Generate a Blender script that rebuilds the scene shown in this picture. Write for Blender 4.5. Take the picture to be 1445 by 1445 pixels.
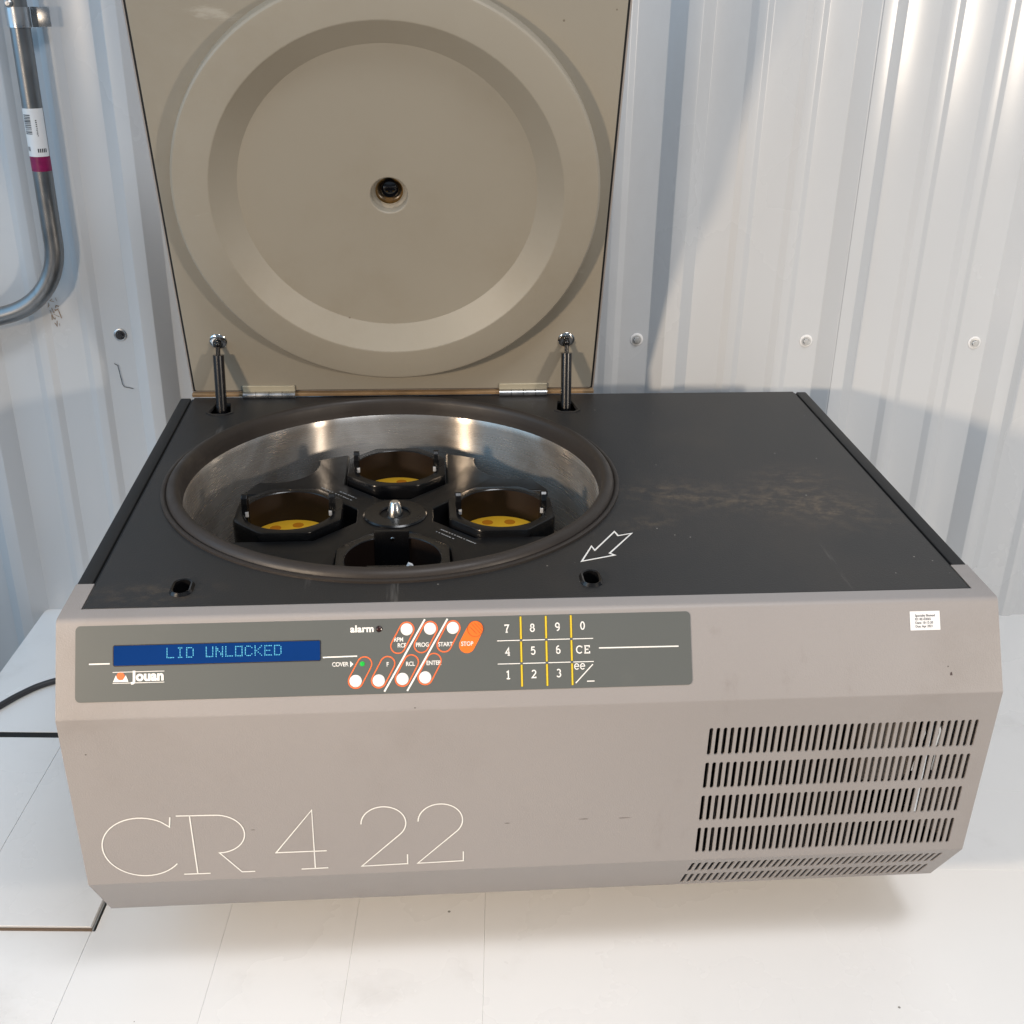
import bpy, bmesh, math, random
from mathutils import Vector, Matrix
random.seed(4)
R_ = math.radians
scene = bpy.context.scene
COL = scene.collection
for o in list(bpy.data.objects): bpy.data.objects.remove(o)

# ------------------------------------------------------------------ camera, world, lamps, exposure
cam = bpy.data.objects.new('camera', bpy.data.cameras.new('camera')); COL.objects.link(cam)
_r = Vector((0.99707655, -0.07485304, 0.01534201)); _u = Vector((0.01802037, 0.42548591, 0.90478561)); _f = Vector((0.07425376, 0.90186405, -0.4255909))
m = Matrix((_r, _u, -_f)).transposed().to_4x4(); m.translation = Vector((-0.09480624, -1.06378568, 0.48316532))
cam.matrix_world = m
cam.data.sensor_width = 36; cam.data.lens = 40.0; cam.data.clip_start = .02; cam.data.clip_end = 60
scene.camera = cam
world = bpy.data.worlds.new('World'); scene.world = world; world.use_nodes = True
bg = world.node_tree.nodes['Background']; bg.inputs[0].default_value = (.64, .81, 1, 1); bg.inputs[1].default_value = .23

def area(name, loc, target, size, power, color, size_y=None, spread=None):
    l = bpy.data.lights.new(name, 'AREA'); l.energy = power; l.color = color; l.size = size
    if size_y: l.shape = 'RECTANGLE'; l.size_y = size_y
    if spread: l.spread = math.radians(spread)
    o = bpy.data.objects.new(name, l); COL.objects.link(o); o.location = loc
    o.rotation_euler = (Vector(target) - Vector(loc)).to_track_quat('-Z', 'Y').to_euler()
    return o
area('lamp_right', (1.45, -1.45, .40), (0, 0, -.05), .13, 17.5, (1, .86, .71))
area('lamp_left', (-1.26, -1.12, .42), (.30, -.05, -.20), .13, 5.4, (1, .79, .58), spread=80)
area('ceiling_light', (.55, -1.1, 2.45), (0, 0, 0), 1.1, 38, (.96, .97, 1), .45)
area('window_left', (-2.3, -.45, 1.0), (-.5, .3, 0), 2.0, 22, (.38, .69, 1))
scene.view_settings.view_transform = 'Standard'; scene.view_settings.look = 'None'
scene.view_settings.exposure = 0; scene.view_settings.gamma = 1
scene.render.resolution_x = scene.render.resolution_y = 1024

# ------------------------------------------------------------------ materials
def mat(name, col, rough=.5, metal=0, var=0, vscale=8, bump=0, bscale=200, spec=.5, coat=0, aniso=0, rvar=0, emit=None, es=0):
    mt = bpy.data.materials.new(name); mt.use_nodes = True
    nt = mt.node_tree; b = nt.nodes['Principled BSDF']; L = nt.links
    b.inputs['Base Color'].default_value = (*col, 1); b.inputs['Roughness'].default_value = rough
    b.inputs['Metallic'].default_value = metal; b.inputs['Specular IOR Level'].default_value = spec
    b.inputs['Coat Weight'].default_value = coat
    tc = nt.nodes.new('ShaderNodeTexCoord')
    if var or rvar:
        n = nt.nodes.new('ShaderNodeTexNoise'); n.inputs['Scale'].default_value = vscale; n.inputs['Detail'].default_value = 6
        L.new(tc.outputs['Object'], n.inputs['Vector'])
        if var:
            mx = nt.nodes.new('ShaderNodeMix'); mx.data_type = 'RGBA'
            mx.inputs[6].default_value = (*[c * (1 - var) for c in col], 1); mx.inputs[7].default_value = (*[min(1, c * (1 + var)) for c in col], 1)
            L.new(n.outputs['Fac'], mx.inputs[0]); L.new(mx.outputs[2], b.inputs['Base Color'])
        if rvar:
            mr = nt.nodes.new('ShaderNodeMapRange'); mr.inputs[1].default_value = .3; mr.inputs[2].default_value = .7
            mr.inputs[3].default_value = max(.02, rough - rvar); mr.inputs[4].default_value = min(1, rough + rvar)
            L.new(n.outputs['Fac'], mr.inputs[0]); L.new(mr.outputs[0], b.inputs['Roughness'])
    if bump:
        n2 = nt.nodes.new('ShaderNodeTexNoise'); n2.inputs['Scale'].default_value = bscale; n2.inputs['Detail'].default_value = 3
        L.new(tc.outputs['Object'], n2.inputs['Vector'])
        bp = nt.nodes.new('ShaderNodeBump'); bp.inputs['Strength'].default_value = bump; bp.inputs['Distance'].default_value = .0006
        L.new(n2.outputs['Fac'], bp.inputs['Height']); L.new(bp.outputs[0], b.inputs['Normal'])
    if emit:
        b.inputs['Emission Color'].default_value = (*emit, 1); b.inputs['Emission Strength'].default_value = es
    return mt
def nodes(mt): return mt.node_tree.nodes, mt.node_tree.links, mt.node_tree.nodes['Principled BSDF']

M = {}
M['cover'] = mat('cover_paint', (.295, .276, .269), .48, var=.07, vscale=5, bump=.40, bscale=800, rvar=.05)
M['plate'] = mat('charcoal_plate', (.018, .019, .021), .44, spec=.45, bump=.35, bscale=700)
M['trim'] = mat('charcoal_trim', (.013, .0135, .0145), .55, spec=.35, bump=.25, bscale=500)
M['dark'] = mat('dark_inside', (.012, .011, .011), .7)
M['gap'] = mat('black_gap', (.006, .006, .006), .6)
M['panel'] = mat('grey_panel', (.100, .108, .104), .42, var=.03, vscale=20)
M['white'] = mat('white_print', (.80, .79, .76), .5)
M['yellow_line'] = mat('yellow_print', (.72, .52, .03), .45)
M['olive'] = mat('olive_print', (.16, .12, .02), .5)
M['orange'] = mat('orange_print', (.80, .155, .04), .5)
M['orange_stop'] = mat('orange_key', (.86, .17, .02), .45)
M['orange_line'] = mat('dark_orange_line', (.33, .05, .01), .5)
M['lcd'] = mat('blue_screen', (.002, .012, .06), .10, var=.3, vscale=25, emit=(.001, .060, .27), es=.48)
M['dots'] = mat('lit_dots', (.1, .5, .7), .4, emit=(.05, .26, .46), es=.22)
M['led'] = mat('green_led', (.02, .4, .05), .25, emit=(.01, .45, .05), es=.35)
M['lid'] = mat('beige_liner', (.315, .288, .236), .46, var=.045, vscale=5, bump=.12, bscale=260, rvar=.04)
M['lid_shell'] = mat('lid_shell_paint', (.36, .31, .275), .5, bump=.3, bscale=400)
M['rust'] = mat('stained_edge', (.26, .17, .09), .6, var=.5, vscale=40)
M['rubber'] = mat('brown_rubber', (.029, .024, .021), .46, spec=.35, bump=.15, bscale=300, rvar=.08, vscale=30)
M['black'] = mat('black_anodised', (.005, .005, .0055), .24, spec=.42, bump=.08, bscale=500, rvar=.07, vscale=25)
M['spider'] = mat('satin_black', (.005, .005, .0055), .40, spec=.38, bump=.10, bscale=500, rvar=.08, vscale=25)
M['bore'] = mat('dark_brown_bore', (.014, .0075, .005), .5, spec=.3)
M['chrome'] = mat('chrome', (.75, .74, .72), .12, 1)
M['strut'] = mat('glossy_black_tube', (.004, .004, .005), .26, spec=.7)
M['cone'] = mat('turned_steel', (.72, .71, .69), .24, 1)
M['zinc'] = mat('zinc_plate', (.55, .56, .57), .32, 1, var=.25, vscale=60, rvar=.1)
M['insert'] = mat('yellow_plastic', (.92, .50, .03), .4, var=.12, vscale=40)
M['insert_hole'] = mat('amber_hole', (.50, .17, .004), .5)
M['amber'] = mat('amber_ring', (.15, .09, .03), .3)
M['glass'] = mat('dark_glass', (.004, .004, .006), .05, coat=1)
M['emt'] = mat('galvanised_conduit', (.27, .275, .28), .40, 1, var=.15, vscale=30, rvar=.08)
M['cable'] = mat('grey_cable', (.035, .036, .040), .5)
M['sticker'] = mat('white_sticker', (.78, .78, .78), .5)
M['magenta'] = mat('magenta_band', (.22, .004, .07), .4, var=.4, vscale=160)
M['ink'] = mat('black_ink', (.02, .02, .025), .6)
M['print_dim'] = mat('worn_white_print', (.42, .42, .42), .6)
M['wall'] = mat('white_steel_sheet', (.56, .58, .60), .26, spec=.42, var=.03, vscale=3, bump=.05, bscale=60, rvar=.04)
M['bench'] = mat('white_laminate', (.76, .765, .765), .26, var=.05, vscale=4, bump=.04, bscale=120, rvar=.07)
M['bench_edge'] = mat('brown_board_core', (.13, .09, .06), .7)
M['floor'] = mat('floor_concrete', (.28, .27, .26), .7, var=.15, vscale=3)
M['cream'] = mat('cream_hinge_leaf', (.42, .385, .29), .5)
M['condenser'] = mat('dull_shroud', (.17, .145, .125), .5)


def wear(mt, col, scale, lo, hi, amt, stretch=(1, 1, 1), rot=(0, 0, 0), detail=8, rough=None):
    """worn or soiled patches: a thresholded noise over whatever drives the base colour"""
    n, l, b = nodes(mt); tc = n.new('ShaderNodeTexCoord'); mp = n.new('ShaderNodeMapping')
    mp.inputs['Scale'].default_value = stretch; mp.inputs['Rotation'].default_value = rot
    mp.inputs['Location'].default_value = (scale * .37, 1.3, 2.1)
    nz = n.new('ShaderNodeTexNoise'); nz.inputs['Scale'].default_value = scale; nz.inputs['Detail'].default_value = detail; nz.inputs['Roughness'].default_value = .65
    mr = n.new('ShaderNodeMapRange'); mr.interpolation_type = 'SMOOTHSTEP'; mr.inputs[1].default_value = lo; mr.inputs[2].default_value = hi; mr.inputs[4].default_value = amt
    mx = n.new('ShaderNodeMix'); mx.data_type = 'RGBA'; mx.inputs[7].default_value = (*col, 1)
    l.new(tc.outputs['Object'], mp.inputs[0]); l.new(mp.outputs[0], nz.inputs['Vector']); l.new(nz.outputs['Fac'], mr.inputs[0]); l.new(mr.outputs[0], mx.inputs[0])
    bc = b.inputs['Base Color']
    if bc.is_linked: l.new(bc.links[0].from_socket, mx.inputs[6])
    else: mx.inputs[6].default_value = bc.default_value
    l.new(mx.outputs[2], bc)
def specks(mt, col, scale, size, share, amt=1):
    n, l, b = nodes(mt); tc = n.new('ShaderNodeTexCoord')
    vo = n.new('ShaderNodeTexVoronoi'); vo.inputs['Scale'].default_value = scale; l.new(tc.outputs['Object'], vo.inputs['Vector'])
    sc = n.new('ShaderNodeSeparateColor'); l.new(vo.outputs['Color'], sc.inputs[0])
    a = n.new('ShaderNodeMath'); a.operation = 'LESS_THAN'; a.inputs[1].default_value = size; l.new(vo.outputs['Distance'], a.inputs[0])
    g = n.new('ShaderNodeMath'); g.operation = 'LESS_THAN'; g.inputs[1].default_value = share; l.new(sc.outputs[0], g.inputs[0])
    m1 = n.new('ShaderNodeMath'); m1.operation = 'MULTIPLY'; l.new(a.outputs[0], m1.inputs[0]); l.new(g.outputs[0], m1.inputs[1])
    m2 = n.new('ShaderNodeMath'); m2.operation = 'MULTIPLY'; m2.inputs[1].default_value = amt; l.new(m1.outputs[0], m2.inputs[0])
    mx = n.new('ShaderNodeMix'); mx.data_type = 'RGBA'; mx.inputs[7].default_value = (*col, 1); l.new(m2.outputs[0], mx.inputs[0])
    bc = b.inputs['Base Color']
    if bc.is_linked: l.new(bc.links[0].from_socket, mx.inputs[6])
    else: mx.inputs[6].default_value = bc.default_value
    l.new(mx.outputs[2], bc)
wear(M['cover'], (.19, .165, .145), 3.2, .50, .78, .45)
wear(M['cover'], (.16, .135, .12), 14, .62, .80, .5, (1, 1, .35))
specks(M['cover'], (.10, .07, .06), 46, .05, .07, .8)
wear(M['lid'], (.24, .20, .14), 3.0, .48, .80, .5)
wear(M['lid'], (.50, .47, .41), 18, .66, .74, .5, (.25, 1, 1), (0, .5, .6))
specks(M['lid'], (.12, .09, .06), 38, .045, .08, .7)
wear(M['wall'], (.42, .42, .42), 2.4, .52, .80, .45, (1, 1, .5))
specks(M['wall'], (.15, .13, .12), 16, .022, .12, .8)
wear(M['bench'], (.45, .435, .41), 6, .56, .80, .4)
wear(M['bench'], (.45, .43, .41), 30, .68, .78, .3, (1, .2, 1), (0, 0, .7))
specks(M['bench'], (.12, .11, .10), 24, .034, .25, .8)
wear(M['panel'], (.15, .15, .14), 9, .55, .80, .35)
wear(M['emt'], (.12, .12, .12), 22, .55, .75, .5, (1, 1, .3))
wear(M['rubber'], (.09, .075, .06), 9, .54, .76, .5)
# brushed steel of the bowl
steel = mat('brushed_steel', (.56, .54, .52), .30, .74); n, l, b = nodes(steel)
b.inputs['Anisotropic'].default_value = 1.0; b.inputs['Anisotropic Rotation'].default_value = .25
tg = n.new('ShaderNodeTangent'); tg.direction_type = 'RADIAL'; tg.axis = 'Z'; l.new(tg.outputs[0], b.inputs['Tangent'])
tc = n.new('ShaderNodeTexCoord'); mp = n.new('ShaderNodeMapping'); mp.inputs['Scale'].default_value = (2, 2, 110)
nz = n.new('ShaderNodeTexNoise'); nz.inputs['Scale'].default_value = 3; nz.inputs['Detail'].default_value = 5
l.new(tc.outputs['Object'], mp.inputs[0]); l.new(mp.outputs[0], nz.inputs['Vector'])
mr = n.new('ShaderNodeMapRange'); mr.inputs[3].default_value = .25; mr.inputs[4].default_value = .30
l.new(nz.outputs['Fac'], mr.inputs[0]); l.new(mr.outputs[0], b.inputs['Roughness'])
nz2 = n.new('ShaderNodeTexNoise'); nz2.inputs['Scale'].default_value = 9; nz2.inputs['Detail'].default_value = 6; nz2.inputs['Distortion'].default_value = 1.2
l.new(tc.outputs['Object'], nz2.inputs['Vector'])
cr = n.new('ShaderNodeValToRGB'); cr.color_ramp.elements[0].position = .38; cr.color_ramp.elements[0].color = (.40, .36, .32, 1)
cr.color_ramp.elements[1].position = .62; cr.color_ramp.elements[1].color = (.60, .59, .57, 1)
l.new(nz2.outputs['Fac'], cr.inputs[0]); l.new(cr.outputs[0], b.inputs['Base Color'])
M['steel'] = steel

# dusty scuffs on the top plate (worn patches of their own shape)
n, l, b = nodes(M['plate'])
tc = n.new('ShaderNodeTexCoord')
def blob(cx, cy, sx, sy, rot):
    mp = n.new('ShaderNodeMapping'); mp.vector_type = 'TEXTURE'
    mp.inputs['Location'].default_value = (cx, cy, 0); mp.inputs['Rotation'].default_value = (0, 0, rot); mp.inputs['Scale'].default_value = (sx, sy, 1)
    l.new(tc.outputs['Object'], mp.inputs[0])
    g = n.new('ShaderNodeTexGradient'); g.gradient_type = 'SPHERICAL'; l.new(mp.outputs[0], g.inputs[0]); return g.outputs['Fac']
def mth(op, a, c):
    k = n.new('ShaderNodeMath'); k.operation = op
    for i, v in enumerate((a, c)):
        if isinstance(v, (int, float)): k.inputs[i].default_value = v
        else: l.new(v, k.inputs[i])
    return k.outputs[0]
acc = blob(.165, -.005, .085, .055, -.2)
for q in ((.24, -.02, .16, .04, -.22), (.305, -.045, .10, .065, -.35), (.295, .025, .07, .055, .2), (-.33, -.19, .07, .03, .1), (.12, -.07, .05, .02, .3)): acc = mth('ADD', acc, blob(*q))
mp = n.new('ShaderNodeMapping'); mp.inputs['Scale'].default_value = (58, 78, 1); mp.inputs['Rotation'].default_value = (0, 0, .25); l.new(tc.outputs['Object'], mp.inputs[0])
nz = n.new('ShaderNodeTexNoise'); nz.inputs['Scale'].default_value = 1; nz.inputs['Detail'].default_value = 8; nz.inputs['Roughness'].default_value = .7; l.new(mp.outputs[0], nz.inputs['Vector'])
mr = n.new('ShaderNodeMapRange'); mr.inputs[1].default_value = .46; mr.inputs[2].default_value = .75; l.new(nz.outputs['Fac'], mr.inputs[0])
stain = mth('MULTIPLY', acc, mr.outputs[0])
nz3 = n.new('ShaderNodeTexNoise'); nz3.inputs['Scale'].default_value = 5; nz3.inputs['Detail'].default_value = 7; l.new(tc.outputs['Object'], nz3.inputs['Vector'])
mr3 = n.new('ShaderNodeMapRange'); mr3.inputs[1].default_value = .5; mr3.inputs[2].default_value = .8; mr3.inputs[3].default_value = 0; mr3.inputs[4].default_value = .10; l.new(nz3.outputs['Fac'], mr3.inputs[0])
vo = n.new('ShaderNodeTexVoronoi'); vo.inputs['Scale'].default_value = 70; l.new(tc.outputs['Object'], vo.inputs['Vector'])
vs = n.new('ShaderNodeSeparateColor'); l.new(vo.outputs['Color'], vs.inputs[0])
sp = mth('MULTIPLY', mth('LESS_THAN', vo.outputs['Distance'], .055), mth('GREATER_THAN', vs.outputs[0], .90))
mx = n.new('ShaderNodeMix'); mx.data_type = 'RGBA'; mx.inputs[6].default_value = (.017, .0175, .0185, 1); mx.inputs[7].default_value = (.15, .11, .07, 1)
l.new(mth('ADD', mth('MULTIPLY', stain, .60), mr3.outputs[0]), mx.inputs[0])
mx2 = n.new('ShaderNodeMix'); mx2.data_type = 'RGBA'; mx2.inputs[7].default_value = (.28, .26, .24, 1)
l.new(mx.outputs[2], mx2.inputs[6]); l.new(sp, mx2.inputs[0]); l.new(mx2.outputs[2], b.inputs['Base Color'])

wear(M['plate'], (.10, .095, .09), 22, .655, .70, .55, (1, .06, 1), (0, 0, .5))
wear(M['plate'], (.09, .085, .08), 26, .665, .71, .55, (.07, 1, 1), (0, 0, .2))
wear(M['plate'], (.06, .05, .042), 2.6, .50, .80, .35)
specks(M['plate'], (.32, .30, .28), 130, .05, .05, .8)

# ------------------------------------------------------------------ helpers
def link(name, me, mt=None, parent=None, sharp=None):
    o = bpy.data.objects.new(name, me); COL.objects.link(o)
    if mt is not None and not me.materials: me.materials.append(mt)
    if sharp is not None:
        for p in me.polygons: p.use_smooth = True
        me.set_sharp_from_angle(angle=R_(sharp))
    if parent is not None:
        o.parent = parent
        if parent.get('abs'): o.matrix_parent_inverse = parent.matrix_basis.inverted()
    return o
def thing(name, label, cat, loc=(0, 0, 0), group=None, world_coords=True):
    o = bpy.data.objects.new(name, None); COL.objects.link(o); o.location = loc; o.empty_display_size = .05
    o['label'] = label; o['category'] = cat
    if group: o['group'] = group
    if world_coords: o['abs'] = 1
    return o
def mesh(verts, faces, fix=True):
    me = bpy.data.meshes.new('mesh'); me.from_pydata([tuple(v) for v in verts], [], faces)
    if fix:
        b = bmesh.new(); b.from_mesh(me); bmesh.ops.remove_doubles(b, verts=b.verts, dist=1e-6); bmesh.ops.recalc_face_normals(b, faces=b.faces); b.to_mesh(me); b.free()
    return me
def frame(O, X, Y, Z):
    m = Matrix((Vector(X), Vector(Y), Vector(Z))).transposed().to_4x4(); m.translation = Vector(O); return m
T = Matrix.Translation
def tomesh(cu, mtx=None):
    o = bpy.data.objects.new('tmp', cu); COL.objects.link(o)
    dg = bpy.context.evaluated_depsgraph_get(); me = bpy.data.meshes.new_from_object(o.evaluated_get(dg))
    bpy.data.objects.remove(o)
    me.materials.clear()
    if mtx is not None: me.transform(mtx)
    return me
def plate2d(outlines, half=0, bevel=0, mtx=None, res=2):
    cu = bpy.data.curves.new('outline', 'CURVE'); cu.dimensions = '2D'; cu.fill_mode = 'BOTH'
    cu.extrude = max(0, half - bevel); cu.bevel_depth = bevel; cu.bevel_resolution = res; cu.offset = -bevel
    for pts in outlines:
        s = cu.splines.new('POLY'); s.points.add(len(pts) - 1); s.use_cyclic_u = True
        for p, q in zip(s.points, pts): p.co = (q[0], q[1], 0, 1)
    return tomesh(cu, mtx)
def text(s, size, mtx, align='CENTER', bold=0, sx=1, space=1, thick=.00004):
    cu = bpy.data.curves.new('text', 'FONT'); cu.body = s; cu.size = size; cu.align_x = align; cu.align_y = 'CENTER'
    cu.offset = bold; cu.extrude = thick; cu.space_character = space; cu.resolution_u = 4
    return tomesh(cu, mtx @ Matrix.Diagonal((sx, 1, 1, 1)))
def arc(cx, cy, rx, ry, a0, a1, n=14):
    return [(cx + rx * math.cos(R_(a0 + (a1 - a0) * i / n)), cy + ry * math.sin(R_(a0 + (a1 - a0) * i / n))) for i in range(n + 1)]
def rrect(cx, cy, w, h, r, n=4):
    p = []
    for sx, sy, a in ((1, 1, 0), (-1, 1, 90), (-1, -1, 180), (1, -1, 270)):
        p += arc(cx + sx * (w / 2 - r), cy + sy * (h / 2 - r), r, r, a, a + 90, n)
    return p
def circle(cx, cy, r, n=48): return arc(cx, cy, r, r, 0, 360, n)[:-1]
def capsule(x0, y0, x1, y1, r, n=10):
    a = math.degrees(math.atan2(y1 - y0, x1 - x0))
    return arc(x1, y1, r, r, a - 90, a + 90, n) + arc(x0, y0, r, r, a + 90, a + 270, n)
def ribbon(lines, w, mtx=None, thick=0.00012):
    """flat strokes with mitred joints and a little thickness"""
    V = []; F = []
    for pts in lines:
        closed = (Vector(pts[0]) - Vector(pts[-1])).length < 1e-7
        P = [Vector(p) for p in (pts[:-1] if closed else pts)]; N = len(P); b0 = len(V)
        for i in range(N):
            a = P[i - 1] if (i > 0 or closed) else None; c = P[(i + 1) % N] if (i < N - 1 or closed) else None
            d0 = (P[i] - a).normalized() if a is not None else None; d1 = (c - P[i]).normalized() if c is not None else None
            d0 = d0 or d1; d1 = d1 or d0
            n0 = Vector((-d0.y, d0.x)); n1 = Vector((-d1.y, d1.x)); mm = (n0 + n1)
            mm = mm.normalized() if mm.length > 1e-6 else n0
            k = 1 / max(.45, mm.dot(n0))
            for s in (1, -1):
                q = P[i] + mm * (s * k * w / 2); V += [(q.x, q.y, thick), (q.x, q.y, 0)]
        for i in range(N if closed else N - 1):
            j = (i + 1) % N; A = b0 + i * 4; B = b0 + j * 4
            F += [(A, A + 2, B + 2, B), (A, B, B + 1, A + 1), (A + 2, A + 3, B + 3, B + 2)]
    me = mesh(V, F, False)
    if mtx is not None: me.transform(mtx)
    return me
def lathe(prof, seg=96, mtx=None, closed=False, a0=0, a1=360):
    V = []; F = []; full = abs(a1 - a0) >= 359.9; n = seg if full else seg + 1; k = len(prof)
    for i in range(n):
        a = R_(a0 + (a1 - a0) * i / seg)
        for r, z in prof: V.append((r * math.cos(a), r * math.sin(a), z))
    for i in range(seg):
        j = (i + 1) % n
        for q in range(k if closed else k - 1):
            p = (q + 1) % k
            F.append((i * k + q, j * k + q, j * k + p, i * k + p))
    me = mesh(V, F)
    if mtx is not None: me.transform(mtx)
    return me
def tube(pts, r, seg=16, caps=True):
    P = [Vector(p) for p in pts]; V = []; F = []
    t = (P[1] - P[0]).normalized(); nrm = t.orthogonal().normalized()
    for i, p in enumerate(P):
        tt = ((P[min(i + 1, len(P) - 1)] - P[max(i - 1, 0)])).normalized()
        nrm = (nrm - tt * nrm.dot(tt)).normalized(); bn = tt.cross(nrm)
        for k in range(seg):
            a = 2 * math.pi * k / seg; V.append(p + nrm * math.cos(a) * r + bn * math.sin(a) * r)
    for i in range(len(P) - 1):
        for k in range(seg):
            F.append((i * seg + k, i * seg + (k + 1) % seg, (i + 1) * seg + (k + 1) % seg, (i + 1) * seg + k))
    if caps: F += [tuple(range(seg)), tuple(range((len(P) - 1) * seg, len(P) * seg))]
    return mesh(V, F)
def box(cx, cy, cz, sx, sy, sz, bev=0, mtx=None, seg=2):
    b = bmesh.new(); bmesh.ops.create_cube(b, size=1)
    for v in b.verts: v.co = Vector((v.co.x * sx + cx, v.co.y * sy + cy, v.co.z * sz + cz))
    if bev: bmesh.ops.bevel(b, geom=b.edges[:], offset=bev, segments=seg, affect='EDGES', profile=.5)
    me = bpy.data.meshes.new('mesh'); b.to_mesh(me); b.free()
    if mtx is not None: me.transform(mtx)
    return me
def prism(poly, z0, z1, bev=0, mtx=None, seg=2):
    b = bmesh.new(); vs = [b.verts.new((x, y, z0)) for x, y in poly]; f = b.faces.new(vs)
    g = bmesh.ops.extrude_face_region(b, geom=[f]); 
    for v in g['geom']:
        if isinstance(v, bmesh.types.BMVert): v.co.z = z1
    bmesh.ops.recalc_face_normals(b, faces=b.faces)
    if bev:
        ed = [e for e in b.edges if len(e.link_faces) == 2 and e.calc_face_angle(0) > .5]
        bmesh.ops.bevel(b, geom=ed, offset=bev, segments=seg, affect='EDGES', profile=.5)
    me = bpy.data.meshes.new('mesh'); b.to_mesh(me); b.free()
    if mtx is not None: me.transform(mtx)
    return me
def join(*ms):
    b = bmesh.new()
    for q in ms: b.from_mesh(q)
    me = bpy.data.meshes.new('mesh'); b.to_mesh(me); b.free(); return me
def boolean(me, cutters):
    o = bpy.data.objects.new('tmp', me); COL.objects.link(o); cs = []
    for c in cutters:
        k = bpy.data.objects.new('cut', c); COL.objects.link(k); cs.append(k)
        md = o.modifiers.new('b', 'BOOLEAN'); md.operation = 'DIFFERENCE'; md.solver = 'EXACT'; md.object = k
    md = o.modifiers.new('v', 'BEVEL'); md.width = .0024; md.segments = 3; md.limit_method = 'ANGLE'; md.angle_limit = R_(35)
    dg = bpy.context.evaluated_depsgraph_get(); r = bpy.data.meshes.new_from_object(o.evaluated_get(dg))
    for k in cs + [o]: bpy.data.objects.remove(k)
    r.materials.clear(); return r

# ------------------------------------------------------------------ the setting: floor, wall, bench
BENCH = -.38
fl = link('floor', mesh([(-6, -6, -1.28), (6, -6, -1.28), (6, 3, -1.28), (-6, 3, -1.28)], [(0, 1, 2, 3)]), M['floor']); fl['kind'] = 'structure'

aw = R_(-3); we = Vector((math.cos(aw), math.sin(aw), 0)); wn = Vector((-math.sin(aw), math.cos(aw), 0))
WALL = frame(wn * .42, we, (0, 0, 1), -wn)          # local x along the wall, y up, z out of the wall towards the room
wall = thing('wall', 'white ribbed steel sheet wall behind the open machine', 'wall', wn * .42 + Vector((0, 0, -1.28)))
PITCH = .2305; S0 = .1697
def sheet(x0, x1, lift):
    pts = []
    i0 = int(math.floor((x0 - S0) / PITCH)) - 1; i1 = int(math.ceil((x1 - S0) / PITCH)) + 1
    for i in range(i0, i1):
        b = S0 + i * PITCH
        for dx, h in ((.0155, 0), (.0345, .019), (.0525, .019), (.0705, 0), (.1130, 0), (.1215, .0042), (.1325, .0042), (.1405, 0), (.1800, 0), (.1885, .0042), (.1995, .0042), (.2075, 0)):
            pts.append((b + dx, h))
    pts = [(x0, 0)] + [q for q in pts if x0 < q[0] < x1] + [(x1, None)]
    # heights at the cut ends
    allp = pts[1:-1]
    pts[0] = (x0, .019); pts[-1] = (x1, .019)
    V = []; F = []; t = .0007
    for x, h in pts:
        for y in (-1.27, 1.5):
            V += [(x, y, h + lift), (x, y, h + lift - t)]
    for i in range(len(pts) - 1):
        A = i * 4; B = A + 4
        F += [(A, B, B + 2, A + 2), (A + 1, A + 3, B + 3, B + 1)]
    F += [(0, 2, 3, 1)]; k = (len(pts) - 1) * 4; F += [(k, k + 1, k + 3, k + 2)]
    me = mesh(V, F)
    b = bmesh.new(); b.from_mesh(me)
    ed = [e for e in b.edges if len(e.link_faces) == 2 and .05 < e.calc_face_angle(0) < 1.2 and abs(e.verts[0].co.y - e.verts[1].co.y) > 1]
    bmesh.ops.bevel(b, geom=ed, offset=.0008, segments=2, affect='EDGES', profile=.5); b.to_mesh(me); b.free()
    me.transform(WALL); return me
seam1 = S0 + PITCH + .0435; seam0 = seam1 - 4 * PITCH
for x0, x1, lf in ((seam0 - 4 * PITCH - .012, seam0 + .005, 0), (seam0 - .0075, seam1 + .005, .0012), (seam1 - .0075, seam1 + 4 * PITCH, .0024)):
    link('sheet', sheet(x0, x1, lf), M['wall'], wall, 40)
scr_m = join(lathe([(0, .0052), (.0016, .0052), (.0016, .0046), (.0036, .0046), (.0041, .0040), (.0043, .0018)], 6), lathe([(.0043, .0022), (.0062, .0020), (.0064, .0008)], 20))
wsh_m = lathe([(.0, .0012), (.0070, .0012), (.0086, .0006), (.0088, 0)], 24)
M['screw'] = mat('painted_screw', (.60, .60, .59), .35, .5)
scr_d = scr_m.copy(); scr_d.materials.append(M['ink']); wsh_d = wsh_m.copy(); wsh_d.materials.append(M['zinc'])
for i in range(-6, 4):
    for zz in (.0425, -.70, .80):
        o = link('screw', scr_m if not (i == -3 and zz < .1 and zz > 0) else scr_d, M['screw'], None); o.parent = wall
        o.matrix_parent_inverse = wall.matrix_basis.inverted(); o.matrix_basis = WALL @ T((S0 + i * PITCH, zz, .0002 if i <= -3 else (.0014 if i < 2 else .0026)))
        w = link('washer', wsh_m if o.data is scr_m else wsh_d, M['sticker'], None); w.parent = o; w.location = (0, 0, 0)
# pen hook and scuffs on the sheet left of the lid
link('pen_mark', ribbon([[(-.5350, .003), (-.5305, .0), (-.5275, -.0265), (-.5255, -.0300), (-.5135, -.0325)]], .0009, WALL @ T((0, 0, .0016))), M['ink'], wall)
for k in range(26):
    x = random.gauss(-.602, .0035); y = random.gauss(.070, .010)
    link('scuff', ribbon([[(x, y), (x + random.gauss(0, .002), y + random.gauss(0, .003)), (x + random.gauss(0, .003), y + random.gauss(0, .004))]], random.uniform(.0004, .0011), WALL @ T((0, 0, .0008))), M['rust'], wall) if k < 14 else None

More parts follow.
